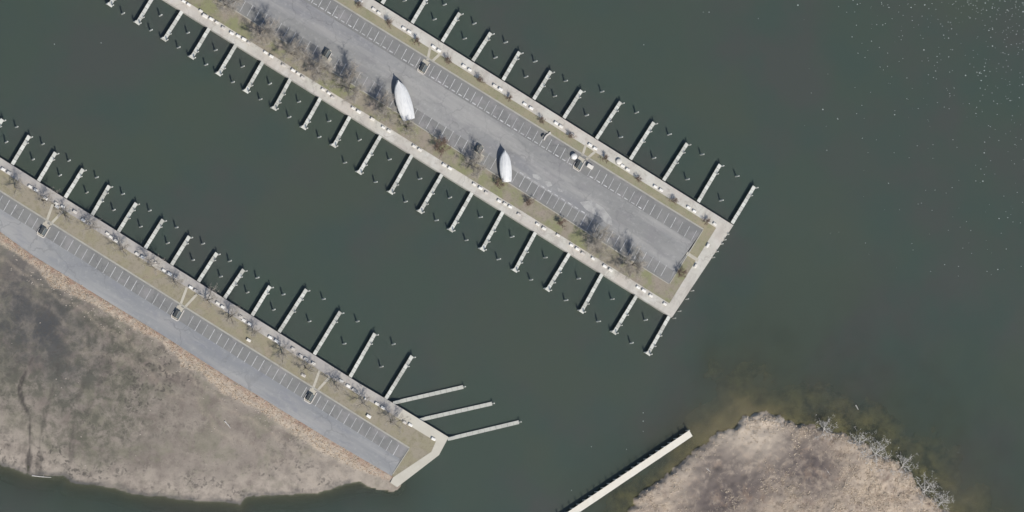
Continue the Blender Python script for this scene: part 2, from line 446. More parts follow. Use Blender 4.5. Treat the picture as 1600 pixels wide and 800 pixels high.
def grid(x0, x1, y0, y1, step):
    xs = np.arange(x0, x1 + step * .5, step); ys = np.arange(y0, y1 + step * .5, step)
    X, Y = np.meshgrid(xs, ys)
    n, m = len(xs), len(ys)
    idx = np.arange(n * m).reshape(m, n)
    F = np.stack([idx[:-1, :-1], idx[:-1, 1:], idx[1:, 1:], idx[1:, :-1]], -1).reshape(-1, 4)
    return X.ravel(), Y.ravel(), F
def grid_mesh(name, x, y, z, F, mat, attrs, keep=None):
    if keep is not None:
        F = F[keep[F].any(axis=1)]
        used = np.unique(F); mp = np.full(len(x), -1); mp[used] = np.arange(len(used))
        F = mp[F]; x, y, z = x[used], y[used], z[used]; attrs = {k: a[used] for k, a in attrs.items()}
    me = bpy.data.meshes.new(name)
    me.vertices.add(len(x)); me.vertices.foreach_set('co', np.stack([x, y, z], -1).astype(np.float32).ravel())
    me.loops.add(F.size); me.loops.foreach_set('vertex_index', F.astype(np.int32).ravel())
    me.polygons.add(len(F)); me.polygons.foreach_set('loop_start', np.arange(0, F.size, 4, dtype=np.int32))
    me.polygons.foreach_set('loop_total', np.full(len(F), 4, np.int32))
    me.update(calc_edges=True); me.validate()
    for k, a in attrs.items():
        t = me.attributes.new(k, 'FLOAT', 'POINT'); t.data.foreach_set('value', a.astype(np.float32))
    me.materials.append(mat)
    me.polygons.foreach_set('use_smooth', np.ones(len(me.polygons), bool))
    return link(name, me)

# mud flat
bx0, by0 = P2(-190, 815); bx1, by1 = P2(640, 250)
x, y, F = grid(bx0, bx1, by0, by1, .55)
h, d, dr = mud_h(x, y)
def pxd(px, py, z=.5): 
    c = P(px, py, z); return np.hypot(x - c.x, y - c.y)
wet = np.maximum(np.exp(-(pxd(15, 475) / 20) ** 2), np.exp(-(pxd(70, 515) / 15) ** 2))
wet = np.maximum(wet, np.exp(-(pxd(105, 560) / 14) ** 2) * .6)
wet = np.maximum(wet, .9 * sstep(2.4, .2, d) * (d > -1) * sstep(5, 9, dr))
moss = np.clip(np.exp(-(pxd(120, 560) / 26) ** 2) * 1.2 + np.exp(-(pxd(130, 620) / 20) ** 2) * 1.2 + np.exp(-(pxd(30, 560) / 16) ** 2), 0, 1)
sand = np.clip(sstep(11, 3, d) * sstep(.4, 1.5, d) * .75 * sstep(8, 16, dr) + np.exp(-(pxd(30, 690) / 12) ** 2) * .7 + np.exp(-(pxd(540, 735) / 22) ** 2) * 1.0 + np.exp(-(pxd(330, 720) / 28) ** 2) * .3, 0, 1)
w_band = w_road + w_strip[::-1]
in_strip = sstep(-.5, .3, sdist(x, y, w_band) + fbm(x, y, 2.5, 51) * 1.3)
pale = np.exp(-((dr - 7.5 - fbm(x, y, 7, 53) * 7) / .6) ** 2) * .4 + np.exp(-((dr - 14 - fbm(x, y, 12, 55) * 12) / .9) ** 2) * .25
bank = np.clip(in_strip + pale * (d > 1.5), 0, 1)
litter = np.clip(sstep(2.6, .4, dr + fbm(x, y, 2, 57) * 2.0), 0, 1)
clump = np.clip(sstep(12, 6, d) * .8 * sstep(9, 14, dr) + np.exp(-(pxd(270, 600) / 14) ** 2) + np.exp(-(pxd(470, 690) / 14) ** 2) * .6 + moss * .6, 0, 1)
chan = np.zeros_like(x)
for i, ch in enumerate(w_chan):
    chan = np.maximum(chan, np.exp(-((dist_line(x, y, ch) + fbm(x, y, 4, 20 + i) * 2.0) / .45) ** 2) * (1.0 if i == 0 else .5))
on_land = inside(x, y, lerp_pts([(-600, -80), (0, 330), (250, 500), (400, 600), (520, 676), (622, 742), (640, 700), (500, 500), (0, 100), (-600, -200)], 1.0))
bed = sstep(.05, -.12, h)
tag(grid_mesh('mud_flat', x, y, h, F, M['mud'], dict(wet=wet, moss=moss, sand=sand, bank=bank, litter=litter, clump=clump, chan=chan, bed=bed), keep=(~on_land) & (h > -1.6)), kind='structure')

# island
ix0, iy0 = P2(930, 930); ix1, iy1 = P2(1640, 540)
x, y, F = grid(ix0, ix1, iy0, iy1, .5)
h, d = isle_h(x, y)
litter = np.clip(np.exp(-(pxd(1150, 730) / 15) ** 2) * 1.3 + np.exp(-(pxd(1275, 735) / 12) ** 2) + np.exp(-(pxd(1100, 770) / 12) ** 2) * .8 + np.exp(-(pxd(1215, 700) / 9) ** 2) * .8, 0, 1)
sand = np.clip(np.exp(-(pxd(1180, 672) / 12) ** 2) + np.exp(-(pxd(1060, 735) / 9) ** 2) * .6 + np.exp(-(pxd(1100, 650, 0) / 10) ** 2) * .9 + np.exp(-(pxd(1130, 640, 0) / 8) ** 2) * .5 + np.exp(-(pxd(1515, 765, 0) / 9) ** 2), 0, 1)
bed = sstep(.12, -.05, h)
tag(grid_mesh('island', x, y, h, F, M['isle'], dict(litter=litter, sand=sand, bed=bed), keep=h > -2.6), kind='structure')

# water: a fine sheet in view, carried out to the horizon by a wide rim
wx, wy = 270, 150
x, y, F = grid(-wx, wx, -wy, wy, 1.25)
wx0, wy0 = x.max(), y.max()
hm, dm, _ = mud_h(x, y)
hi, di = isle_h(x, y)
depth = np.minimum(np.where(hm > 0, 0.02, -hm), np.where(hi > 0, 0.02, -hi))
clear = .94 * np.exp(-np.clip(depth, 0, None) * 1.75)
clear[clear < .02] = 0
silt = np.clip(1.0 * np.exp(-np.clip(-di - 1, 0, None) / 11) * (di < 2) * (.65 + fbm(x, y, 9, 71)) + .18 * np.exp(-np.clip(-dm, 0, None) / 6) * (dm < 1), 0, 1)
n0 = len(x)
ex = 4000.0
cx = [x.min(), x.max()]; cy = [y.min(), y.max()]
x = np.concatenate([x, [cx[0], cx[1], cx[1], cx[0], -ex, ex, ex, -ex]]); y = np.concatenate([y, [cy[0], cy[0], cy[1], cy[1], -ex, -ex, ex, ex]])
rim = np.array([[4, 5, 1, 0], [5, 6, 2, 1], [6, 7, 3, 2], [7, 4, 0, 3]]) + n0
F = np.concatenate([F, rim]); z0 = np.zeros(8)
tag(grid_mesh('water', x, y, np.zeros(len(x)), F, M['water'], dict(clear=np.concatenate([clear, z0]), silt=np.concatenate([silt, z0]))), kind='structure')
mb = MB(); mb.box(-ex, ex, -ex, ex, -4.2, -3.6)
tag(mb.build('harbour_bed', simple('harbour_silt', C(90, 88, 76))), kind='structure')

# ---------------------------------------------------------------- the two piers
ZP, ZG, ZA, ZK = 1.90, 1.86, 1.80, 1.93
def slab(name, px, z1, z0, mat, parent=None):
    mb = MB(); mb.prism([P2(a, b, z1) for a, b in px], z0, z1)
    return mb.build(name, mat, parent)
a0, a1, a2, a3 = (7, -156), (1050, 496), (1146, 352), (335, -156)
i0, i1, i2, i3 = (38.3, -156), (1046, 474), (1119, 356), (302.4, -156)
l0, l1, l2, l3 = (93, -156), (1045, 443.6), (1099, 358), (271.5, -156)
tag(slab('promenade_upper_pier', [a0, a1, a2, a3, i3, i2, i1, i0], ZP, -4, M['promenade']), kind='structure')
# lawn of the upper pier: browner under the trees on its lower left side
midE, midL = (1083, 415), (1072.5, 400.5)
tag(slab('lawn_under_trees', [i0, i1, midE, midL, l1, l0], ZG, .3, M['grass_brown']), kind='structure')
tag(slab('lawn_beside_stalls', [midE, i2, i3, l3, l2, midL], ZG, .3, M['grass']), kind='structure')
def off_line(p, q, n):
    d = Vector((q[0] - p[0], q[1] - p[1])).normalized(); nn = Vector((-d.y, d.x)) * n
    return (p[0] + nn.x, p[1] + nn.y), (q[0] + nn.x, q[1] + nn.y)
# stall bays carry older asphalt than the aisle
s0, s1 = off_line(l0, l1, -21); n3, n2 = off_line(l3, l2, 26)
s1 = (s1[0] - 4, s1[1] - 2.5)
lot_a = tag(slab('asphalt_aisle_upper_pier', [s0, s1, l1, l2, n2, n3], ZA, .3, M['asphalt']), kind='structure')
bay_sw = tag(slab('asphalt_bays_under_trees', [l0, l1, s1, s0], ZA, .3, M['stall_asphalt']), kind='structure')
bay_ne = tag(slab('asphalt_bays_beside_lawn', [n3, n2, l2, l3], ZA, .3, M['stall_asphalt']), kind='structure')

outB = [(-150, 151.5), (0, 246), (200, 371.8), (400, 497.5), (563, 600), (618, 632), (662, 659), (701, 683), (686, 711), (621, 761), (610, 754)]
innB = [(614, 746), (674, 706), (681, 690), (650, 671), (609.5, 645.5), (554.5, 613.5), (391.5, 511), (191, 386), (-8.5, 259.5), (-158.5, 165)]
cut = (590, 615.7)
tag(slab('promenade_lower_pier', [(-150, 151.5), (0, 246), (200, 371.8), (400, 497.5), (563, 600), (618, 632), (630, 639.4), (620.5, 652.5), (609.5, 645.5), (554.5, 613.5), (391.5, 511), (191, 386), (-8.5, 259.5), (-158.5, 165)], ZP, -4, M['promenade_b']), kind='structure')
tag(slab('promenade_lower_pier_end', [(630, 639.4), (662, 659), (701, 683), (686, 711), (621, 761), (610, 754), (614, 746), (674, 706), (681, 690), (650, 671), (620.5, 652.5)], ZP, -4, M['end_concrete']), kind='structure')
kb0, kb1 = (-150, 203.8), (640, 700)
tag(slab('lawn_lower_pier', innB[::-1] + [(612.5, 742.5), kb1, kb0], ZG, .3, M['grass_b']), kind='structure')
sb0, sb1 = off_line(kb0, kb1, 24)
lot_b = tag(slab('road_lower_pier', [sb0, (sb1[0] - 2, sb1[1] - 3)] + ROAD_EDGE[::-1], ZA, .3, M['asphalt_b']), kind='structure')
bay_b = tag(slab('asphalt_bays_lower_pier', [kb0, kb1, (613.5, 741.5), (sb1[0] - 2, sb1[1] - 3), sb0], ZA, .3, M['stall_asphalt']), kind='structure')

def kerb(name, px, w=.34, z=ZK, parent=None, mat='kerb'):
    mb = MB(); mb.prism(offs([P2(a, b, z) for a, b in px], w), ZA - .4, z)
    return mb.build(name, M[mat], parent)
tag(kerb('kerb_upper_pier', [(94, -156), l1, l2, (272, -156)][0:2]), kind='structure')
tag(kerb('kerb_upper_pier_end', [(1046.5, 443), (1098.5, 359.5)]), kind='structure')
tag(kerb('kerb_upper_pier_lawn', [l2, l3], .5), kind='structure')
tag(kerb('kerb_lower_pier', [kb0, kb1], .5), kind='structure')
tag(kerb('kerb_lower_pier_end', [(639, 702), (613.5, 741)], .3), kind='structure')

# pale repairs on the asphalt
def wobble(cx, cy, rx, ry, rot, n=14, amp=.22):
    pts = []
    for i in range(n):
        t = 2 * math.pi * i / n
        r = 1 + random.uniform(-amp, amp)
        u, v = rx * r * math.cos(t), ry * r * math.sin(t)
        pts.append((cx + u * math.cos(rot) - v * math.sin(rot), cy + u * math.sin(rot) + v * math.cos(rot)))
    return pts
for q in ([(832, 272), (842, 273), (846, 280), (840, 281), (833, 277)], [(851, 283), (860, 284), (863, 290), (856, 292), (851, 287)], [(871, 293), (878, 296), (879, 300), (872, 299)],
          [(906, 316), (924, 313), (942, 324), (955, 340), (957, 352), (947, 349), (938, 339), (926, 334), (915, 327)]):
    slab('repair_patch', q, ZA + .006, ZA - .05, M['patch'], lot_a)
for q in ([(499, 91), (510, 85), (519, 92), (511, 103), (503, 104)], [(737, 246), (748, 237), (757, 244), (751, 254), (741, 255)]):
    slab('repair_patch', q, ZA + .006, ZA - .05, M['path'], bay_sw)

# painted stall lines
def line(parent, p, q, w=.18):
    mb = MB(); mb.prism(offs([P2(*p, ZA), P2(*q, ZA)], w), ZA - .03, ZA + .005)
    return mb.build('parking_line', M['paint'], parent)
ENC_A = [(661, 106), (904, 257.5)]; ENC_B = [(67, 361), (276.5, 491), (484, 620.5)]
def near(px, lst, r): return any(abs(px - e[0]) < r for e in lst)
for k in range(-8, 54):                                          # upper pier, lawn side
    bx = 519 + 10.79 * k; by = 24.5 + 6.763 * k
    if bx > 1088 or near(bx + 2, ENC_A, 9): continue
    line(bay_ne, (bx, by), (bx + 8.6, by - 16.0))
    if bx < 1010 and random.random() < .88:                      # short cross dash at the mouth of the stall
        line(bay_ne, (bx + 3.2, by + .6), (bx + 8.4, by + 3.7), .34)
tops = [429 + 11.19 * k for k in range(-14, 37)] + [832 + 10.5 * k for k in range(1, 21)]
for tx in tops:                                                  # upper pier, tree side
    ty = 29 + .628 * (tx - 429)
    if abs(tx - 512) < 13 or abs(tx - 748) < 14: continue
    line(bay_sw, (tx, ty), (tx - 9.6, ty + 17.4))
    if tx > 800 and tx < 915: line(bay_sw, (tx + 3.0, ty + 1.5), (tx + 8.2, ty + 4.7), .34)
for k in range(-12, 57):                                         # lower pier
    tx = 15 + 11.06 * k; ty = 298 + .628 * tx + 5.5
    if tx > 632 or near(tx, [(e[0] + 6, 0) for e in ENC_B], 10): continue
    line(bay_b, (tx, ty), (tx - 9.3, ty + 16.4))

# walks from the lots to the promenades
def walk(px, w, lbl):
    mb = MB(); mb.prism(offs([P2(a, b, ZP + .01) for a, b in px], w), 1.2, ZP + .012)
    return tag(mb.build('concrete_walk', M['path']), kind='structure')
for e in ENC_B:
    walk([(e[0] + 4.5, e[1] - 12), (e[0] + 15.5, e[1] - 42)], .85, '')
    walk([(e[0] + 11.5, e[1] - 10), (e[0] + 31, e[1] - 31)], .8, '')
walk([(910, 243), (915.6, 226)], .85, ''); walk([(916, 249), (932, 235)], .85, '')
walk([(668, 94), (672.5, 73)], .9, ''); walk([(675, 96), (690, 82)], .9, '')
walk([(1073, 395.5), (1091, 407)], 1.15, '')

# ================================================================ THINGS
NTH = ['nearest', 'second', 'third', 'fourth', 'fifth', 'sixth', 'seventh', 'eighth', 'ninth', 'tenth', 'eleventh', 'twelfth', 'thirteenth', 'fourteenth', 'fifteenth', 'sixteenth', 'seventeenth', 'eighteenth', 'nineteenth', 'twentieth']
def nth(i):
    if i < 20: return NTH[i]
    n = i + 1
    tens = {2: 'twenty', 3: 'thirty', 4: 'forty', 5: 'fifty'}[n // 10]
    if n % 10 == 0: return {20: 'twentieth', 30: 'thirtieth', 40: 'fortieth', 50: 'fiftieth'}[n]
    return tens + '-' + ['first', 'second', 'third', 'fourth', 'fifth', 'sixth', 'seventh', 'eighth', 'ninth'][n % 10 - 1]

# ---------------------------------------------------------------- finger docks
def circle(r, n=8): return [(r * math.cos(2 * math.pi * i / n), r * math.sin(2 * math.pi * i / n)) for i in range(n)]
def pile_mesh(r, z0, z1, name='pile', mat='pile'):
    mb = MB()
    mb.frustum(circle(r, 9), z0, circle(r * .93, 9), z1 - .1)
    mb.frustum(circle(r * .93, 9), z1 - .1, circle(r * .45, 9), z1)
    return mb.mesh(name, M[mat])
PILE_TALL = pile_mesh(.23, -4, 1.75); PILE_SHORT = pile_mesh(.2, -4, 1.15); PILE_UNDER = pile_mesh(.16, -4, -.3, 'leg', 'beam')
def dock(root, tip, label, w=1.22, side=1, cap=False, zt=1.78, group=None, marks=0):
    p, q = P(root[0], root[1], zt), P(tip[0], tip[1], zt)
    d = q - p; L = d.length; rz = math.atan2(d.y, d.x)
    e = link('finger_dock', None, None, (p.x, p.y, zt), rz)
    tag(e, label, 'dock', group)
    mb = MB()
    for yy in (-w * .38, w * .38): mb.box(0, L - .05, yy - .09, yy + .09, -.36, -.085)
    mb.box(L - .22, L - .06, -w * .46, w * .46, -.34, -.09)
    mb.build('frame', M['beam'], e)
    n = max(4, round(L / 1.75)); step = L / n
    for i in range(n):
        mb = MB()
        g = .05; zz = random.uniform(-.012, .012); yy = random.uniform(-.025, .025)
        mb.box(i * step + g, (i + 1) * step - g, -w / 2 + yy, w / 2 + yy, -.08 + zz, zz)
        mb.build('deck_panel', M['dock'], e)
    if cap:
        mb = MB(); mb.box(L - .05, L + .55, -w * .78, w * .78, -.16, .03)
        mb.build('end_crosspiece', M['dock'], e)
    for i in range(1, n, 2):
        for yy in (-w * .38, w * .38):
            link('leg', PILE_UNDER, e, (i * step, yy, 0))
    link('pile', PILE_TALL, e, (L - .1, side * (w / 2 + .22), 0))
    if cap: link('pile', PILE_TALL, e, (L + .1, -side * (w / 2 + .3), -.5))
    for k in range(marks):
        link('pile', PILE_SHORT, e, (L * (.78 - .28 * k), side * (w / 2 + .19), 0))
    return e
A_NE = [((597, 5.5), (622, -36)), ((644, 36), (669, -6)), ((691, 65), (718.5, 20)), ((739, 95), (767, 51)), ((786, 125), (812, 81)), ((834, 155), (861, 111)), ((881, 184.5), (909, 141)), ((932, 217), (970, 159)), ((985, 249), (1022, 191)), ((1037, 282), (1074, 224)), ((1091, 315.5), (1125.5, 257)), ((1144, 349), (1179, 291))]
A_SW = [((199, -37), (172, 7)), ((242, -9), (215, 35)), ((285, 17), (257, 61)), ((327, 44), (300, 89)), ((369, 70), (342, 115)), ((411, 96), (385, 142)), ((454, 123), (429, 169)), ((501, 153), (475, 199)), ((547, 182), (522, 227)), ((595, 212), (562, 269)), ((644, 242), (611, 300)), ((691, 272), (657, 330)), ((738, 301), (705, 359)), ((786, 331), (754, 389)), ((837, 363), (805, 422)), ((890, 396), (856, 452)), ((941, 428), (909, 486)), ((995, 462), (960, 519)), ((1046, 494), (1013, 552))]
B_NE = [((-23, 231), (4, 186)), ((19, 257), (46, 212)), ((60, 283), (87, 238)), ((102, 309), (130, 264)), ((144, 336), (171, 290)), ((185, 362), (213, 317)), ((227, 388), (255, 343)), ((268, 414), (296, 369)), ((310, 440), (339, 395)), ((351, 466), (381, 421)), ((394, 493), (422, 447)), ((436, 519), (479, 452)), ((491, 554), (532, 487)), ((547, 589), (586, 521)), ((603, 623), (644, 556))]
SIDES = {'ne': "upper pier's upper right side", 'sw': "upper pier's lower left side", 'b': "lower left pier"}
def dock_row(rows, key, **kw):
    n = len(rows)
    for i, (r, t) in enumerate(rows):
        k = n - 1 - i
        lab = f"pale finger dock on the {SIDES[key]}, {nth(k)} {'to' if k == 0 else 'from'} its tip"
        dock(r, t, lab, group='finger docks of the ' + SIDES[key], marks=random.choice([1, 1, 2]), **kw)
dock_row(A_NE, 'ne', side=-1, w=1.22)
dock_row(A_SW, 'sw', side=1, cap=True, w=1.2)
dock_row(B_NE, 'b', side=-1, w=1.2)

# the three long low floats at the tip of the lower pier
for k, (r, t, lab) in enumerate([((617, 629), (724, 604.5), 'long low float angled off the lower pier, uppermost of three'),
                                 ((654, 656.5), (769, 630.5), 'long low float angled off the lower pier, middle of three'),
                                 ((702, 685.5), (811, 659.5), 'long low float at the corner of the lower pier, lowest of three')]):
    zt = .62
    p, q = P(*r, zt), P(*t, zt); d = q - p; L = d.length; rz = math.atan2(d.y, d.x); w = 1.25
    e = link('floating_dock', None, None, (p.x, p.y, zt), rz); tag(e, lab, 'dock', 'long floats at the lower pier tip')
    n = 12; st = L / n
    for i in range(n):
        mb = MB(); mb.box(i * st + .04, (i + 1) * st - .04, -w / 2, w / 2, -.12, random.uniform(-.01, .01)); mb.build('deck_panel', M['dock_b'], e)
    for i in range(0, n, 2):
        mb = MB(); mb.box((i + .2) * st, (i + 1.7) * st, -w * .44, w * .44, -.86, -.13); mb.build('float', M['beam'], e)
    link('pile', PILE_TALL, e, (L + .25, 0, -.1))
    mb = MB(); mb.prism([(0, -w * .55), (1.6, -w / 2 - .02), (1.6, w / 2 + .02), (0, w * .55)], .0, .1)
    # hinged ramp from the promenade edge down to the float
    mb = MB(); mb.add([(-1.0, -.5, 1.30), (2.2, -.5, .05), (2.2, .5, .05), (-1.0, .5, 1.30), (-1.0, -.5, 1.22), (2.2, -.5, -.0), (2.2, .5, -.0), (-1.0, .5, 1.22)],
                      [(0, 1, 2, 3), (7, 6, 5, 4), (0, 4, 5, 1), (1, 5, 6, 2), (2, 6, 7, 3), (3, 7, 4, 0)])
    mb.build('ramp', M['dock_b'], e)

# ---------------------------------------------------------------- mooring poles, two to a slip
POLE = None
def pole_mesh():
    mb = MB()
    mb.frustum(circle(.27, 10), -4, circle(.24, 10), 3.2)
    mb.frustum(circle(.24, 10), 3.2, circle(.1, 10), 3.4)
    return mb.mesh('mooring_pole', M['pile'])
POLE = pole_mesh()
def poles(pts, key, which):
    n = len(pts)
    for i, (a, b) in enumerate(pts):
        k = n - 1 - i
        p = P(a, b, 1.55)         # the pixel is the middle of the pole as seen
        o = link('mooring_pole', POLE, None, (p.x, p.y, 0), random.uniform(0, 6))
        o.rotation_euler = (random.uniform(-.035, .035), random.uniform(-.035, .035), random.uniform(0, 6))
        tag(o, f"white mooring pole, {which} row off the {SIDES[key]}, {nth(k)} {'to' if k == 0 else 'from'} its tip", 'mooring pole', f'mooring poles off the {SIDES[key]}')
poles([(632, 1), (679, 30), (726, 60), (774, 90), (822, 120), (867, 150), (917, 180), (970, 214), (1022, 247), (1074, 280), (1127, 313)], 'ne', 'inner')
poles([(648, -23), (695, 7), (741, 37), (790, 66), (836, 96), (884, 126), (941, 143), (995, 176), (1046, 210), (1097, 241), (1152, 275)], 'ne', 'outer')
poles([(208, -4), (251, 24), (294, 51), (337, 78), (379, 104), (422, 131), (467, 159), (514, 189), (562, 219), (609, 249), (656, 279), (703, 309), (751, 339), (800, 370), (852, 402), (904, 435), (957, 467), (1009, 500)], 'sw', 'inner')
poles([(192, 21), (236, 47), (279, 74), (322, 101), (364, 128), (407, 155), (452, 183), (499, 214), (539, 254), (587, 284), (634, 315), (682, 344), (729, 375), (779, 405), (830, 437), (884, 469), (935, 502), (987, 536)], 'sw', 'outer')
poles([(10, 222), (52, 249), (94, 274), (136, 301), (178, 328), (220, 354), (262, 380), (302, 406), (345, 432), (387, 457), (428, 484), (484, 502), (538, 537), (596, 573)], 'b', 'inner')
poles([(26, 198), (67, 225), (108, 251), (151, 277), (192, 303), (234, 329), (276, 355), (317, 381), (359, 408), (402, 434), (443, 460), (506, 467), (559, 502), (615, 538)], 'b', 'outer')

# fender posts along the square end of the upper pier
mb = MB(); mb.frustum(circle(.2, 8), -4, circle(.18, 8), 2.75); mb.frustum(circle(.18, 8), 2.75, circle(.07, 8), 2.9)
FEND = mb.mesh('fender_post', M['pile'])
fp = [(1138, 366), (1133.5, 374.5), (1129, 381), (1121.5, 393), (1116, 402), (1083, 454), (1075, 467), (1063, 486), (1055, 497)]
for i, (a, b) in enumerate(fp):
    p = P(a, b, 2.2); o = link('fender_post', FEND, None, (p.x, p.y, 0))
    tag(o, f"pale fender post on the upper pier's square end, {nth(i) if i else 'first'} from the upper corner", 'post', 'fender posts on the square pier end')

# ---------------------------------------------------------------- dock boxes
def rbox(x, y, c):
    return [(-x + c, -y), (x - c, -y), (x, -y + c), (x, y - c), (x - c, y), (-x + c, y), (-x, y - c), (-x, -y + c)]
def box_meshes(mat):
    b = MB(); b.frustum(rbox(.62, .33, .06), 0, rbox(.68, .38, .07), .52)
    body = b.mesh('body', M[mat])
    b = MB(); b.frustum(rbox(.72, .42, .07), .525, rbox(.72, .42, .07), .60); b.frustum(rbox(.72, .42, .07), .6005, rbox(.58, .26, .1), .70)
    return body, b.mesh('lid', M[mat])
BOXM = {k: box_meshes(k) for k in ('box', 'box_grey')}
def dbox(px, py, label, group, mat='box', s=1.0, rz=None, z=None):
    z = (ZP if z is None else z)
    p = P(px, py, z + .45)
    e = link('dock_box', None, None, (p.x, p.y, z), AX + random.uniform(-.06, .06) if rz is None else rz)
    e.scale = (s, s, s)
    tag(e, label, 'dock box', group)
    link('body', BOXM[mat][0], e); link('lid', BOXM[mat][1], e)
    return e
BX_NE = [(563, 2), (584, 14), (592, 20), (631, 44), (639.5, 49.5), (677.5, 73), (686, 79), (725, 103), (734, 109), (773, 134), (782, 139.5), (820, 162.5), (830, 169), (869, 192.5), (876.5, 197.5), (894, 210), (922, 226.5), (930, 232), (973, 259), (981, 265), (1024, 291.5), (1033, 297), (1076, 324), (1085, 330), (1117, 350)]
BX_SW = [(287, 2), (295, 7), (314, 17), (320, 25), (330, 29.5), (339, 35), (349, 43.5, 1), (362, 52), (372, 56), (381, 61), (389, 67, 1), (415, 82), (424, 88), (443, 102, 1), (458, 110), (466, 115), (473, 121, 1), (505, 140), (514, 145.5), (520, 152, 1), (552, 169), (560.5, 174.5), (582, 186), (599, 199), (608, 204.5), (647, 228.5), (656, 234), (694, 258), (703, 263), (741, 288), (750.5, 294), (760, 301, 1), (780, 314), (789, 318.5), (797, 323), (811, 335, 1), (840, 350.5), (850, 357), (872, 367.5), (893, 383), (902, 389), (911, 396, 1), (927, 404), (945, 416), (954, 422), (997, 449), (1006, 454), (1017, 462), (1039, 475)]
BX_B = [(5, 264.5), (14, 270), (47, 291.5), (56, 297), (71, 310), (88, 318), (89, 323), (98, 323), (117, 331, 1), (130, 344), (139, 350, 1), (168, 365), (173, 370), (181, 376), (214, 396.5), (223, 402), (244, 411, 1), (256, 422.5), (265, 428), (274, 433, 1), (298, 449), (306, 454, 1), (340, 474), (348, 479.5), (376, 495, 1), (381, 500.5), (390, 506), (422, 527), (432, 533), (458, 545, 1), (470, 556, 1), (478, 561), (490, 568), (533, 595.5), (544, 603), (553, 609, 1), (572, 624), (589, 631), (598, 637), (632, 660, 1), (641, 664), (677, 686)]
for key, rows in (('ne', BX_NE), ('sw', BX_SW), ('b', BX_B)):
    rows = sorted(rows, key=lambda r: r[0]); n = len(rows)
    for i, r in enumerate(rows):
        k = n - 1 - i; g = len(r) > 2
        dbox(r[0], r[1], f"{'dull grey' if g else 'white'} dock box on the {SIDES[key]}, {nth(k)} {'to' if k == 0 else 'from'} its tip",
             'dock boxes along the ' + SIDES[key], 'box_grey' if g else 'box', random.uniform(.92, 1.08) * (1.3 if r[:2] == (320, 25) else 1))
dbox(1106, 383.5, 'white dock box on the square end of the upper pier, upper one of two', 'dock boxes on the square pier end', rz=AX + 1.57)
dbox(1087, 415.5, 'white dock box on the square end of the upper pier, lower one of two', 'dock boxes on the square pier end', rz=AX + 1.57)
dbox(576, 650.5, 'white box on the lower pier lawn near its lower right end', 'boxes left on the lower lawn', s=1.15, z=ZG)
dbox(388.5, 531.5, 'white box on the lower pier lawn near its middle', 'boxes left on the lower lawn', s=1.05, z=ZG)
dbox(474, 586.5, 'dull white box on the lower lawn just above a forked walk', 'boxes left on the lower lawn', 'box_grey', s=1.1, z=ZG)

# ---------------------------------------------------------------- bin enclosures in the stall rows
def enclosure(e, label, full=True, z=ZA):
    """e: pixel of the dark middle; u runs along the pier, v towards the lawn"""
    o = P(e[0], e[1], z + .5)
    root = link('bin_enclosure', None, None, (o.x, o.y, z), AX); tag(root, label, 'bin enclosure', 'bin enclosures in the stall rows')
    mb = MB(); mb.box(-1.15, 1.3, -1.55, 2.9 if full else 1.7, -.05, .03); mb.build('pad', M['path'], root)
    for x0, x1, m in ((-.95, -.08, 'dark_bin'), (.08, .95, 'grey_bin')):  # left bin darker than its twin: the divider's shade put into its colour
        mb = MB(); mb.frustum([(x0, -1.15), (x1, -1.15), (x1, 1.1), (x0, 1.1)], .032, [(x0 - .02, -1.2), (x1 + .02, -1.2), (x1 + .02, 1.15), (x0 - .02, 1.15)], .95)
        b = mb.build('bin', M[m], root)
        mb = MB(); mb.add([(x0 - .04, -1.24, .955), (x1 + .04, -1.24, .955), (x1 + .04, 1.2, .955), (x0 - .04, 1.2, .955), (x0 - .04, -1.24, .99), (x1 + .04, -1.24, .99), (x1 + .04, 1.2, 1.12), (x0 - .04, 1.2, 1.12)],
                          [(3, 2, 1, 0), (4, 5, 6, 7), (0, 1, 5, 4), (1, 2, 6, 5), (2, 3, 7, 6), (3, 0, 4, 7)])
        mb.build('lid', M[m], b)
    mb = MB(); mb.box(-.05, .05, -1.3, 1.25, .03, 1.2); mb.build('divider', M['kerb'], root)
    if full:
        mb = MB(); mb.prism([(-1.5, .3), (-1.5, -1.4), (-1.1, -1.95), (1.2, -1.95), (1.62, -1.4), (1.62, 2.4), (1.3, 2.4), (1.3, -1.3), (1.05, -1.62), (-.98, -1.62), (-1.2, -1.3), (-1.2, .3)], -.02, .32)
        mb.build('kerb_surround', M['box_grey'], root)
    else:
        mb = MB(); mb.box(1.36, 1.62, -1.6, .9, -.02, .8); mb.build('side_wall', M['box_grey'], root)
    return root
enclosure(ENC_B[0], 'dark twin bins with pale kerb, leftmost on the lower left pier')
enclosure(ENC_B[1], 'dark twin bins with pale kerb, middle one on the lower left pier')
enclosure(ENC_B[2], 'dark twin bins with pale kerb, rightmost on the lower left pier')
enclosure(ENC_A[0], 'dark twin bins at a forked walk, upper left on the upper pier')
enclosure(ENC_A[1], 'dark twin bins at a forked walk, between two white cabinets on the upper pier')
for e, lab in (((510, 83), 'dark twin bins with pale side wall under trees near the upper left boat'), ((748, 232.5), 'dark twin bins with pale side wall between the two wrapped boats')):
    r = enclosure(e, lab, full=False); r.rotation_euler[2] = AX + math.pi; r.rotation_euler[2] = AX

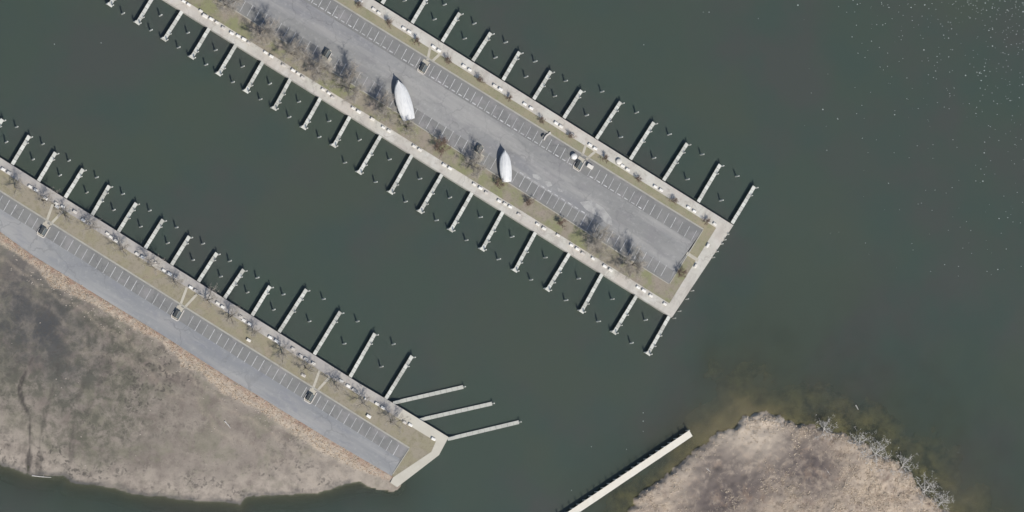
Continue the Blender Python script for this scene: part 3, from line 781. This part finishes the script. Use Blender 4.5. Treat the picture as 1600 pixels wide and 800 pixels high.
# white tanks, a cabinet and a fallen barrier near the right-hand enclosure
def tank(px, py, r, h, label, z):
    p = P(px, py, z + h * .7); e = link('covered_tank', None, None, (p.x, p.y, z)); tag(e, label, 'tank', 'white tanks on the upper pier')
    mb = MB(); mb.frustum(circle(r, 18), 0, circle(r * .98, 18), h * .72); mb.build('shell', M['box'], e, smooth=False)
    mb = MB(); mb.frustum(circle(r * 1.04, 18), h * .725, circle(r * .7, 18), h * .9); mb.frustum(circle(r * .7, 18), h * .9005, circle(r * .18, 18), h); mb.build('domed_cover', M['box'], e)
    mb = MB(); mb.frustum(circle(r * 1.08, 18), 0, circle(r * 1.08, 18), .08); mb.build('base_ring', M['beam'], e)
tank(897.5, 244.5, 1.0, 1.7, 'round white tank in a stall beside the forked walk', ZA)
tank(967.5, 252.5, .98, 1.1, 'low round white tank on the promenade between dock boxes', ZP)
p = P(922, 260, ZA + .8); e = link('utility_cabinet', None, None, (p.x, p.y, ZA), AX); tag(e, 'white oblong cabinet in a stall right of the forked walk', 'cabinet')
mb = MB(); mb.box(-1.05, 1.05, -.6, .6, .08, 1.0); mb.build('body', M['box'], e)
mb = MB(); mb.frustum(rbox(1.12, .67, .05), 1.003, rbox(.95, .5, .05), 1.12); mb.build('roof', M['box'], e)
mb = MB(); mb.box(-1.0, 1.0, -.55, .55, -.02, .078); mb.build('plinth', M['beam'], e)
for sx in (-.52, .52):
    mb = MB(); mb.box(sx - .45, sx + .45, -.63, -.602, .15, .95); mb.build('door', M['box_grey'], e)
p = P(851, 216, ZA + .3); e = link('barrier', None, None, (p.x, p.y, ZA), .35); tag(e, 'pale bent barrier lying askew across a stall by the lawn', 'barrier')
mb = MB(); mb.prism(offs([(-.5, -.5), (.3, .3), (1.2, .75), (2.3, 1.0)], .5), 0, .55); mb.build('rail', M['box_grey'], e)
mb = MB(); mb.prism(offs([(-.9, .9), (-.3, 1.25), (.4, 1.2)], .22), 0, .8); mb.build('dark_arm', M['dark_bin'], e)
mb = MB(); mb.box(2.0, 2.7, .7, 1.4, 0, .5); mb.build('end_block', M['box_grey'], e)

# ---------------------------------------------------------------- wrapped boats on stands
def boat(bow, stern, label, beam, z=ZA, seed=1):
    rr = random.Random(seed)
    b, s = P(bow[0], bow[1], z + 3.4), P(stern[0], stern[1], z + 2.6)
    d = Vector((b.x - s.x, b.y - s.y)); L = d.length; rz = math.atan2(d.y, d.x)
    e = link('wrapped_boat', None, None, (s.x, s.y, z), rz); tag(e, label, 'boat', 'shrink-wrapped boats ashore')
    st = [(0.0, .72, 2.5, .0), (.04, .80, 2.8, .12), (.15, .9, 3.05, .35), (.3, .98, 3.3, .55), (.45, 1.0, 3.5, .7), (.6, .95, 3.5, .75), (.72, .85, 3.42, .72), (.82, .68, 3.32, .6), (.89, .48, 3.25, .45), (.94, .24, 3.22, .25), (.97, .12, 3.3, .1), (1.0, .07, 3.42, .05)]
    hw = beam / 2
    secs = []
    for t, w, top, rise in st:
        sh = 2.0 + .75 * t ** 2                                   # sheer
        w *= hw
        j = lambda a: rr.uniform(-a, a)
        up = [(-w, sh - .35), (-w * 1.0, sh), (-w * .82, sh + (top - sh) * .45 + j(.13)), (-w * .46, sh + (top - sh) * .78 + j(.13)), (0, top + .12 + j(.1)), (w * .46, sh + (top - sh) * .78 + j(.13)), (w * .82, sh + (top - sh) * .45 + j(.13)), (w, sh), (w, sh - .35)]
        secs.append((t * L, up, w, sh))
    mb = MB(); n = 9
    vs = [(x, a, c) for x, up, w, sh in secs for a, c in up]
    fs = [(i * n + k, i * n + k + 1, (i + 1) * n + k + 1, (i + 1) * n + k) for i in range(len(secs) - 1) for k in range(n - 1)]
    fs += [tuple(range(n)), tuple(range((len(secs) - 1) * n, len(secs) * n))[::-1]]
    mb.add(vs, fs)
    o = mb.build('shrink_wrap_cover', M['wrap'], e)
    sub = o.modifiers.new('s', 'SUBSURF'); sub.levels = 1; sub.render_levels = 1
    mb = MB(); n = 5
    vs = []
    for x, up, w, sh in secs:
        t = x / L; kz = .55 + 1.3 * max(0, t - .72) ** 1.5 * 4
        vs += [(x, -w * .99, sh - .36), (x, -w * .86, kz + .55), (x, 0, kz), (x, w * .86, kz + .55), (x, w * .99, sh - .36)]
    fs = [(i * n + k, (i + 1) * n + k, (i + 1) * n + k + 1, i * n + k + 1) for i in range(len(secs) - 1) for k in range(n - 1)]
    fs += [tuple(range(n))[::-1], tuple(range((len(secs) - 1) * n, len(secs) * n))]
    mb.add(vs, fs); mb.build('hull', M['hull'], e)
    for t in (.12, .35, .6):
        mb = MB(); mb.box(t * L - .2, t * L + .2, -.45, .45, 0, .58); mb.build('keel_block', M['timber'], e)
        for sd in (-1, 1):
            mb = MB(); hx, hy = t * L, sd * hw * .72
            mb.tube((hx, hy, 0.9), (hx, hy + sd * .1, .45), .05, .05)
            for a in (0, 2.1, 4.2): mb.tube((hx, hy + sd * .1, .5), (hx + .45 * math.cos(a), hy + sd * .1 + .45 * math.sin(a), 0), .035, .035, 5)
            mb.build('stand', M['stand'], e)
boat((622.5, 125), (640.5, 187), 'white shrink-wrapped boat on the asphalt, larger and farther upper left', 5.5, seed=3)
boat((789.5, 234.5), (793, 284), 'white shrink-wrapped boat on the asphalt, smaller one nearer the pier tip', 4.3, seed=8)

# ---------------------------------------------------------------- bare trees and shrubs
def grow_tree(seed, H, spread, trunk_frac, limbs, twig_mult=1.0, twig_r=.022, lean=(0, 0), n_twig=9, thick=.021):
    rr = random.Random(seed)
    tr, cr = MB(), MB()
    p = Vector((0, 0, -.25)); d = Vector((lean[0], lean[1], 1)).normalized()
    r = H * thick
    for i in range(4):
        q = p + d * (H * trunk_frac / 4 + (.25 if i == 0 else 0))
        tr.tube(p, q, r, r * .9, 7); p = q; r *= .9
        d = (d + Vector((rr.uniform(-.12, .12), rr.uniform(-.12, .12), 0))).normalized()
    def branch(p, d, L, r, lev):
        segs = 3 if lev < 3 else 2
        for s in range(segs):
            d2 = (d + Vector((rr.uniform(-.28, .28), rr.uniform(-.28, .28), rr.uniform(-.1, .2)))).normalized()
            q = p + d2 * (L / segs)
            (tr if lev == 1 else cr).tube(p, q, r, r * .72, 5 if lev < 2 else 3, caps=False)
            p, d, r = q, d2, r * .72
            if lev < 3:
                for k in range(2 if lev < 2 else int(2 * twig_mult + .5)):
                    a = rr.uniform(0, 6.28); o = Vector((math.cos(a), math.sin(a), rr.uniform(-.15, .7)))
                    branch(p, (d * .62 + o * .72).normalized(), L * rr.uniform(.48, .68), r * .62, lev + 1)
            if lev >= 2:
                for k in range(int(n_twig * (.6 if lev == 2 else 1) * twig_mult)):
                    a = rr.uniform(0, 6.28); o = Vector((math.cos(a), math.sin(a), rr.uniform(-.25, .8)))
                    b0 = p - d2 * (L / segs) * rr.random()
                    b1 = b0 + (d * .5 + o).normalized() * L * rr.uniform(.3, .65)
                    cr.tube(b0, b1, twig_r, twig_r * .5, 3, caps=False)
    for k in range(limbs):
        a = 6.28 * k / limbs + rr.uniform(-.5, .5)
        o = Vector((math.cos(a) * spread, math.sin(a) * spread, rr.uniform(.5, 1.0)))
        pp = p - d * H * trunk_frac * rr.uniform(0, .3)
        branch(pp, o.normalized(), H * rr.uniform(.36, .46), r * .72, 1)
    branch(p, d, H * .42, r * .8, 1)
    return tr, cr
def tree_proto(bark, twig, *a, **k):
    t, c = grow_tree(*a, **k)
    return t.mesh('trunk', M[bark]), c.mesh('crown', M[twig])
TREES = [tree_proto('bark', 'twig', s, 10, .85, .26, 5, .95, .0145, thick=.024) for s in (1, 2, 3, 4)]
THIN = [tree_proto('bark', 'twig', s, 8, .95, .3, 4, .6, .015, thick=.031) for s in (11, 12, 13)]
SHRUB = [tree_proto('shrub', 'shrub', s, 3.0, .8, .18, 5, .8, .009, n_twig=6) for s in (21, 22, 23)]
SNAG = [tree_proto('drift', 'drift', s, 7, 1.45, .16, 5, .26, .045, lean=(.1, .5), n_twig=5, thick=.024) for s in (31, 32, 33)]
print('tris', [len(c.polygons) for t, c in TREES + THIN + SHRUB + SNAG])
def tree(name, proto, px, py, s, label, cat, group, z=ZG, rot=None, tilt=(0, 0), sz=None):
    p = P(px, py, z)
    e = link(name, None, None, (p.x, p.y, z)); e.rotation_euler = (tilt[0], tilt[1], random.uniform(0, 6.28) if rot is None else rot)
    e.scale = (s, s, s if sz is None else sz)
    if name == 'bare_tree': e.scale = (s * 1.22, s * 1.22, s)
    tag(e, label, cat, group)
    link('trunk', proto[0], e); link('crown', proto[1], e)
    return e
G1 = 'bare trees on the upper pier lawn'
big = [(351, 8, 1.0, 'bare tree on the upper pier lawn, at the top edge of the picture'),
       (408, 57, 1.0, 'bare tree on the upper pier lawn, second from the top edge'),
       (449, 83, .95, 'bare tree on the upper pier lawn, third from the top edge'),
       (492, 108, 1.05, 'bare tree beside the dark bins upper left of the larger boat'),
       (541, 139, 1.12, 'large bare tree between the dark bins and the larger boat'),
       (594, 172, .95, 'bare tree on the lawn just left of the larger wrapped boat'),
       (634, 199, .62, "bare tree at the larger wrapped boat's stern"),
       (684, 230, .72, 'small reddish bare tree between the two boats'),
       (738, 262, .85, 'bare tree on the lawn just left of the smaller wrapped boat'),
       (927, 381, 1.05, 'big bare tree over the stalls, left of two near the pier tip'),
       (983, 415, 1.05, 'big bare tree over the stalls, right of two near the pier tip')]
for i, (a, b, s, lab) in enumerate(big): tree('bare_tree', SHRUB[0] if 'reddish' in lab else TREES[i % 4], a, b, 2.1 if 'reddish' in lab else s, lab, 'tree', G1)
tree('bare_tree', TREES[1], 310, -22, 1.0, 'bare tree on the upper pier lawn just beyond the top edge', 'tree', G1)
G2 = 'shrubs and young trees on the upper pier'
for i, (a, b, s, lab) in enumerate([(777, 287, 1.5, 'leafless shrub by the stern of the smaller wrapped boat'), (825, 316, 1.35, 'leafless shrub on the lawn right of the smaller boat'), (876, 350, 1.4, 'leafless shrub on the lawn before the two big trees'),
                                    (1061, 427, 1.5, 'dense young tree at the square end of the upper pier')]):
    tree('shrub', SHRUB[i % 3], a, b, s, lab, 'shrub', G2)
sh_ne = [(560, 8), (606, 37), (649, 66), (698, 96), (749, 126), (793, 154), (844, 189), (891, 213), (943, 249), (996, 281), (1050, 314), (1101, 346)]
for i, (a, b) in enumerate(sh_ne):
    k = len(sh_ne) - 1 - i
    tree('shrub', SHRUB[i % 3], a, b, random.uniform(.95, 1.2), f"leafless shrub in the narrow lawn beside the stalls, {nth(k)} {'to' if k == 0 else 'from'} the pier tip", 'shrub', 'shrubs in the narrow lawn')
G3 = 'bare trees along the lower pier'
tb = [(24, 293, .9), (66, 314, .85), (101, 337, .8), (141, 356, .9), (189, 390, .85), (232, 414, .9), (272, 441, .8), (322, 469, .85), (358, 494, .85), (396, 520, .7), (441, 553, .95), (477, 575, .8), (523, 602, .9), (566, 630, .9), (611, 660, 1.0)]
for i, (a, b, s) in enumerate(tb):
    k = len(tb) - 1 - i
    tree('bare_tree', THIN[i % 3], a, b, s, f"thin bare tree along the lower pier promenade, {nth(k)} {'to' if k == 0 else 'from'} its tip", 'tree', G3)

# ---------------------------------------------------------------- long pier beside the island
zt = 1.95
p, q = P(870, 818, zt), P(1079.5, 677, zt); d = q - p; L = d.length; rz = math.atan2(d.y, d.x)
e = link('boardwalk_pier', None, None, (p.x, p.y, zt), rz); tag(e, 'long straight bright white pier beside the reedy island', 'pier')
w = 2.3; n = 22; st = L / n
WP = simple('bright_pier_deck', C(232, 226, 212), [(C(220, 213, 198), 4, .45, .7, .7), (C(238, 234, 224), 1.2, .5, .7, .5)])
for i in range(n):
    mb = MB(); yy = random.uniform(-.015, .015); mb.box(i * st + .008, (i + 1) * st - .008, -w / 2 + yy, w / 2 + yy, -.12, random.uniform(-.008, .008)); mb.build('deck_panel', WP, e)
for yy in (-w * .42, w * .42):
    mb = MB(); mb.box(0, L, yy - .1, yy + .1, -.45, -.13); mb.build('beam', M['beam'], e)
PL = pile_mesh(.2, -5, 1.55, 'pile'); PU = pile_mesh(.16, -5, -.46, 'leg', 'beam')
for i in range(n):
    link('pile', PL, e, ((i + .85) * st, w / 2 + .22, 0))
    link('leg', PU, e, ((i + .85) * st, -w * .42, 0))

# ---------------------------------------------------------------- island and mud-flat snags
G4 = 'dead silvery trees on the island shore'
for i, (a, b, s, rot, lab) in enumerate([(1218, 662, .7, 2.6, 'small dead branches at the top of the island shore'), 
        (1291, 672, 1.2, 3.0, 'dead silvery tree with splayed limbs on the island shore'), (1346, 694, 1.3, 3.2, 'pale fallen limbs left of the tallest dead tree'),
        (1371, 712, 1.75, 2.9, 'tallest dead silvery tree leaning over the shallows'), (1413, 730, 1.35, 2.7, 'dead silvery tree right of the tallest one'),
        (1447, 768, 1.5, 2.5, 'dead silvery tree low on the right island shore'), (1472, 786, 1.2, 2.2, 'dead silvery tree at the lower right corner of the island')]):
    tree('dead_tree', SNAG[i % 3], a - 4, b + 1, s * .98, lab, 'dead tree', G4, z=.9, rot=rot - 2.9, sz=s * .5)
def log(px, py, qx, qy, z, r, label, cat='log', mat='drift'):
    a, b = P(px, py, z), P(qx, qy, z); mid = (a + b) / 2
    mb = MB(); rr = random.Random(px)
    m2 = (a + b) / 2 + Vector((rr.uniform(-.15, .15), rr.uniform(-.15, .15), .05))
    mb.tube(a - mid, m2 - mid, r, r * .8, 7); mb.tube(m2 - mid, b - mid, r * .8, r * .45, 7)
    for t in (.35, .6):
        c = a.lerp(b, t) - mid; mb.tube(c, c + Vector((rr.uniform(-.7, .7), rr.uniform(-.7, .7), .35)), r * .4, r * .15, 5)
    o = mb.build('driftwood_log', M[mat], None, (mid.x, mid.y, mid.z)); tag(o, label, cat, 'stranded logs')
log(1283, 721, 1297, 742, 1.75, .22, 'pale bare log lying on the island reeds')
log(1103, 731, 1113, 740, 1.7, .2, 'short pale log near the left side of the island')
log(351, 658, 360, 669, .68, .2, 'pale log stranded on the mud flat')
log(50, 743, 80, 746, .12, .2, 'pale log at the water edge of the mud flat')
log(1337, 633, 1341, 640, .1, .2, 'pale snag standing out in the shallows')

# ---------------------------------------------------------------- reeds (uncountable)
def reeds(name, label, mat, pts, hts, rad):
    n = len(pts); k = 3
    V = np.zeros((n, k * 3, 3)); 
    ang = rng.uniform(0, 6.28, (n, k)); lean = rng.uniform(.5, 2.2, (n, k)); la = rng.uniform(0, 6.28, (n, k)); hh = hts[:, None] * rng.uniform(.6, 1.1, (n, k))
    for j in range(k):
        wx_, wy_ = np.cos(ang[:, j]) * rad, np.sin(ang[:, j]) * rad
        ox, oy = rng.uniform(-.2, .2, n), rng.uniform(-.2, .2, n)
        V[:, j * 3, 0] = pts[:, 0] + ox - wx_; V[:, j * 3, 1] = pts[:, 1] + oy - wy_; V[:, j * 3, 2] = pts[:, 2] - .05
        V[:, j * 3 + 1, 0] = pts[:, 0] + ox + wx_; V[:, j * 3 + 1, 1] = pts[:, 1] + oy + wy_; V[:, j * 3 + 1, 2] = pts[:, 2] - .05
        V[:, j * 3 + 2, 0] = pts[:, 0] + ox + np.cos(la[:, j]) * lean[:, j] * hh[:, j]; V[:, j * 3 + 2, 1] = pts[:, 1] + oy + np.sin(la[:, j]) * lean[:, j] * hh[:, j]; V[:, j * 3 + 2, 2] = pts[:, 2] + hh[:, j]
    me = bpy.data.meshes.new(name); me.vertices.add(n * k * 3); me.vertices.foreach_set('co', V.astype(np.float32).ravel())
    me.loops.add(n * k * 3); me.loops.foreach_set('vertex_index', np.arange(n * k * 3, dtype=np.int32))
    me.polygons.add(n * k); me.polygons.foreach_set('loop_start', np.arange(0, n * k * 3, 3, dtype=np.int32)); me.polygons.foreach_set('loop_total', np.full(n * k, 3, np.int32))
    me.update(calc_edges=True); me.materials.append(M[mat])
    return tag(link(name, me), label, 'reeds', None, 'stuff')
# along the road
xs = rng.uniform(bx0, bx1, 150000); ys = rng.uniform(by0, by1, 150000)
hh, dd, drr = mud_h(xs, ys)
den = sstep(-.4, .5, sdist(xs, ys, w_band) + fbm(xs, ys, 2.5, 51) * 1.3) * (.3 + .5 * (fbm(xs, ys, 2.5, 91) > -.02))
ok = (drr > .25) & (drr < 7) & (dd > .3) & (rng.random(150000) < den) & sdist(xs, ys, w_mud).__gt__(0)
pts = np.stack([xs, ys, hh], -1)[ok]
print('road reeds', len(pts))
reeds('dry_reeds', 'strip of dry tan reeds between the road and the mud flat', 'reed', pts, rng.uniform(.1, .38, len(pts)), .14)
xs = rng.uniform(ix0, ix1, 120000); ys = rng.uniform(iy0, iy1, 120000)
hh, dd = isle_h(xs, ys)
lit = np.zeros_like(xs)
for a, b, r in ((1150, 730, 15), (1275, 735, 12), (1100, 770, 11), (1215, 700, 8)):
    c = P(a, b, 1.5); lit = np.maximum(lit, np.exp(-(np.hypot(xs - c.x, ys - c.y) / r) ** 2))
den = np.clip((.12 + .8 * (fbm(xs, ys, 3.0, 93) > -.02)) * (1 - 1.3 * lit), 0, 1)
ok = (dd > .8) & (rng.random(len(xs)) < den)
pts = np.stack([xs, ys, hh], -1)[ok]
print('island reeds', len(pts))
reeds('matted_reeds', 'matted tan reeds covering the island', 'reed_isle', pts, rng.uniform(.1, .42, len(pts)), .15)

# stones scattered over the mud and the shore strip
xs = rng.uniform(bx0, bx1, 60000); ys = rng.uniform(by0, by1, 60000)
hh, dd, drr = mud_h(xs, ys)
pr = np.where((drr < 8), .10, .0015) + .004 * (fbm(xs, ys, 6, 95) > .12)
ok = (dd > .5) & (drr > .4) & (rng.random(60000) < pr) & (sdist(xs, ys, w_mud) > 0)
mb = MB()
for X, Y, Z in zip(xs[ok], ys[ok], hh[ok]):
    r = random.uniform(.1, .32)
    b = len(mb.v)
    mb.v += [(X - r, Y - r * .6, Z - .05), (X + r * .8, Y - r, Z - .05), (X + r, Y + r * .7, Z - .05), (X - r * .6, Y + r, Z - .05), (X, Y, Z + r * .8)]
    mb.f += [(b, b + 1, b + 4), (b + 1, b + 2, b + 4), (b + 2, b + 3, b + 4), (b + 3, b, b + 4)]
o = mb.build('shore_stones', M['rubble']); tag(o, 'small pale stones scattered over the mud flat and bank', 'stones', None, 'stuff')
print('stones', ok.sum())

# ---------------------------------------------------------------- white flecks floating on the open water
mb = MB()
for i in range(1500):
    u, v = random.random(), random.random()
    X = 1630 - 400 * u ** 1.5; Y = -10 + 450 * v ** 1.5
    if random.random() > math.exp(-max(0, (1600 - X) * .0045 + Y * .0042 - .35)): continue
    if X < 1330 and random.random() < .6: continue
    p = P(X, Y, .02); r = random.uniform(.07, .2) * (1 if random.random() < .85 else 1.5)
    n = 6; b = len(mb.v); a0_ = random.uniform(0, 1); k = random.uniform(.5, 1)
    mb.v += [(p.x + r * math.cos(a0_ + 6.283 * j / n), p.y + r * k * math.sin(a0_ + 6.283 * j / n), -.01) for j in range(n)] + [(p.x, p.y, .09)]
    mb.f += [(b + j, b + (j + 1) % n, b + n) for j in range(n)]
for X, Y in [(1099, 19), (1108, 19), (1006, 70), (1185, 29), (924, 698), (979, 702), (1005, 674), (893, 766), (1005, 645), (1005, 658), (85, 69), (158, 67)]:
    p = P(X, Y, .02); r = random.uniform(.12, .2); n = 6; b = len(mb.v)
    mb.v += [(p.x + r * math.cos(6.283 * j / n), p.y + r * math.sin(6.283 * j / n), -.01) for j in range(n)] + [(p.x, p.y, .09)]
    mb.f += [(b + j, b + (j + 1) % n, b + n) for j in range(n)]
o = mb.build('floating_flecks', M['foam']); tag(o, 'tiny white flecks scattered on the open water', 'flecks', None, 'stuff')
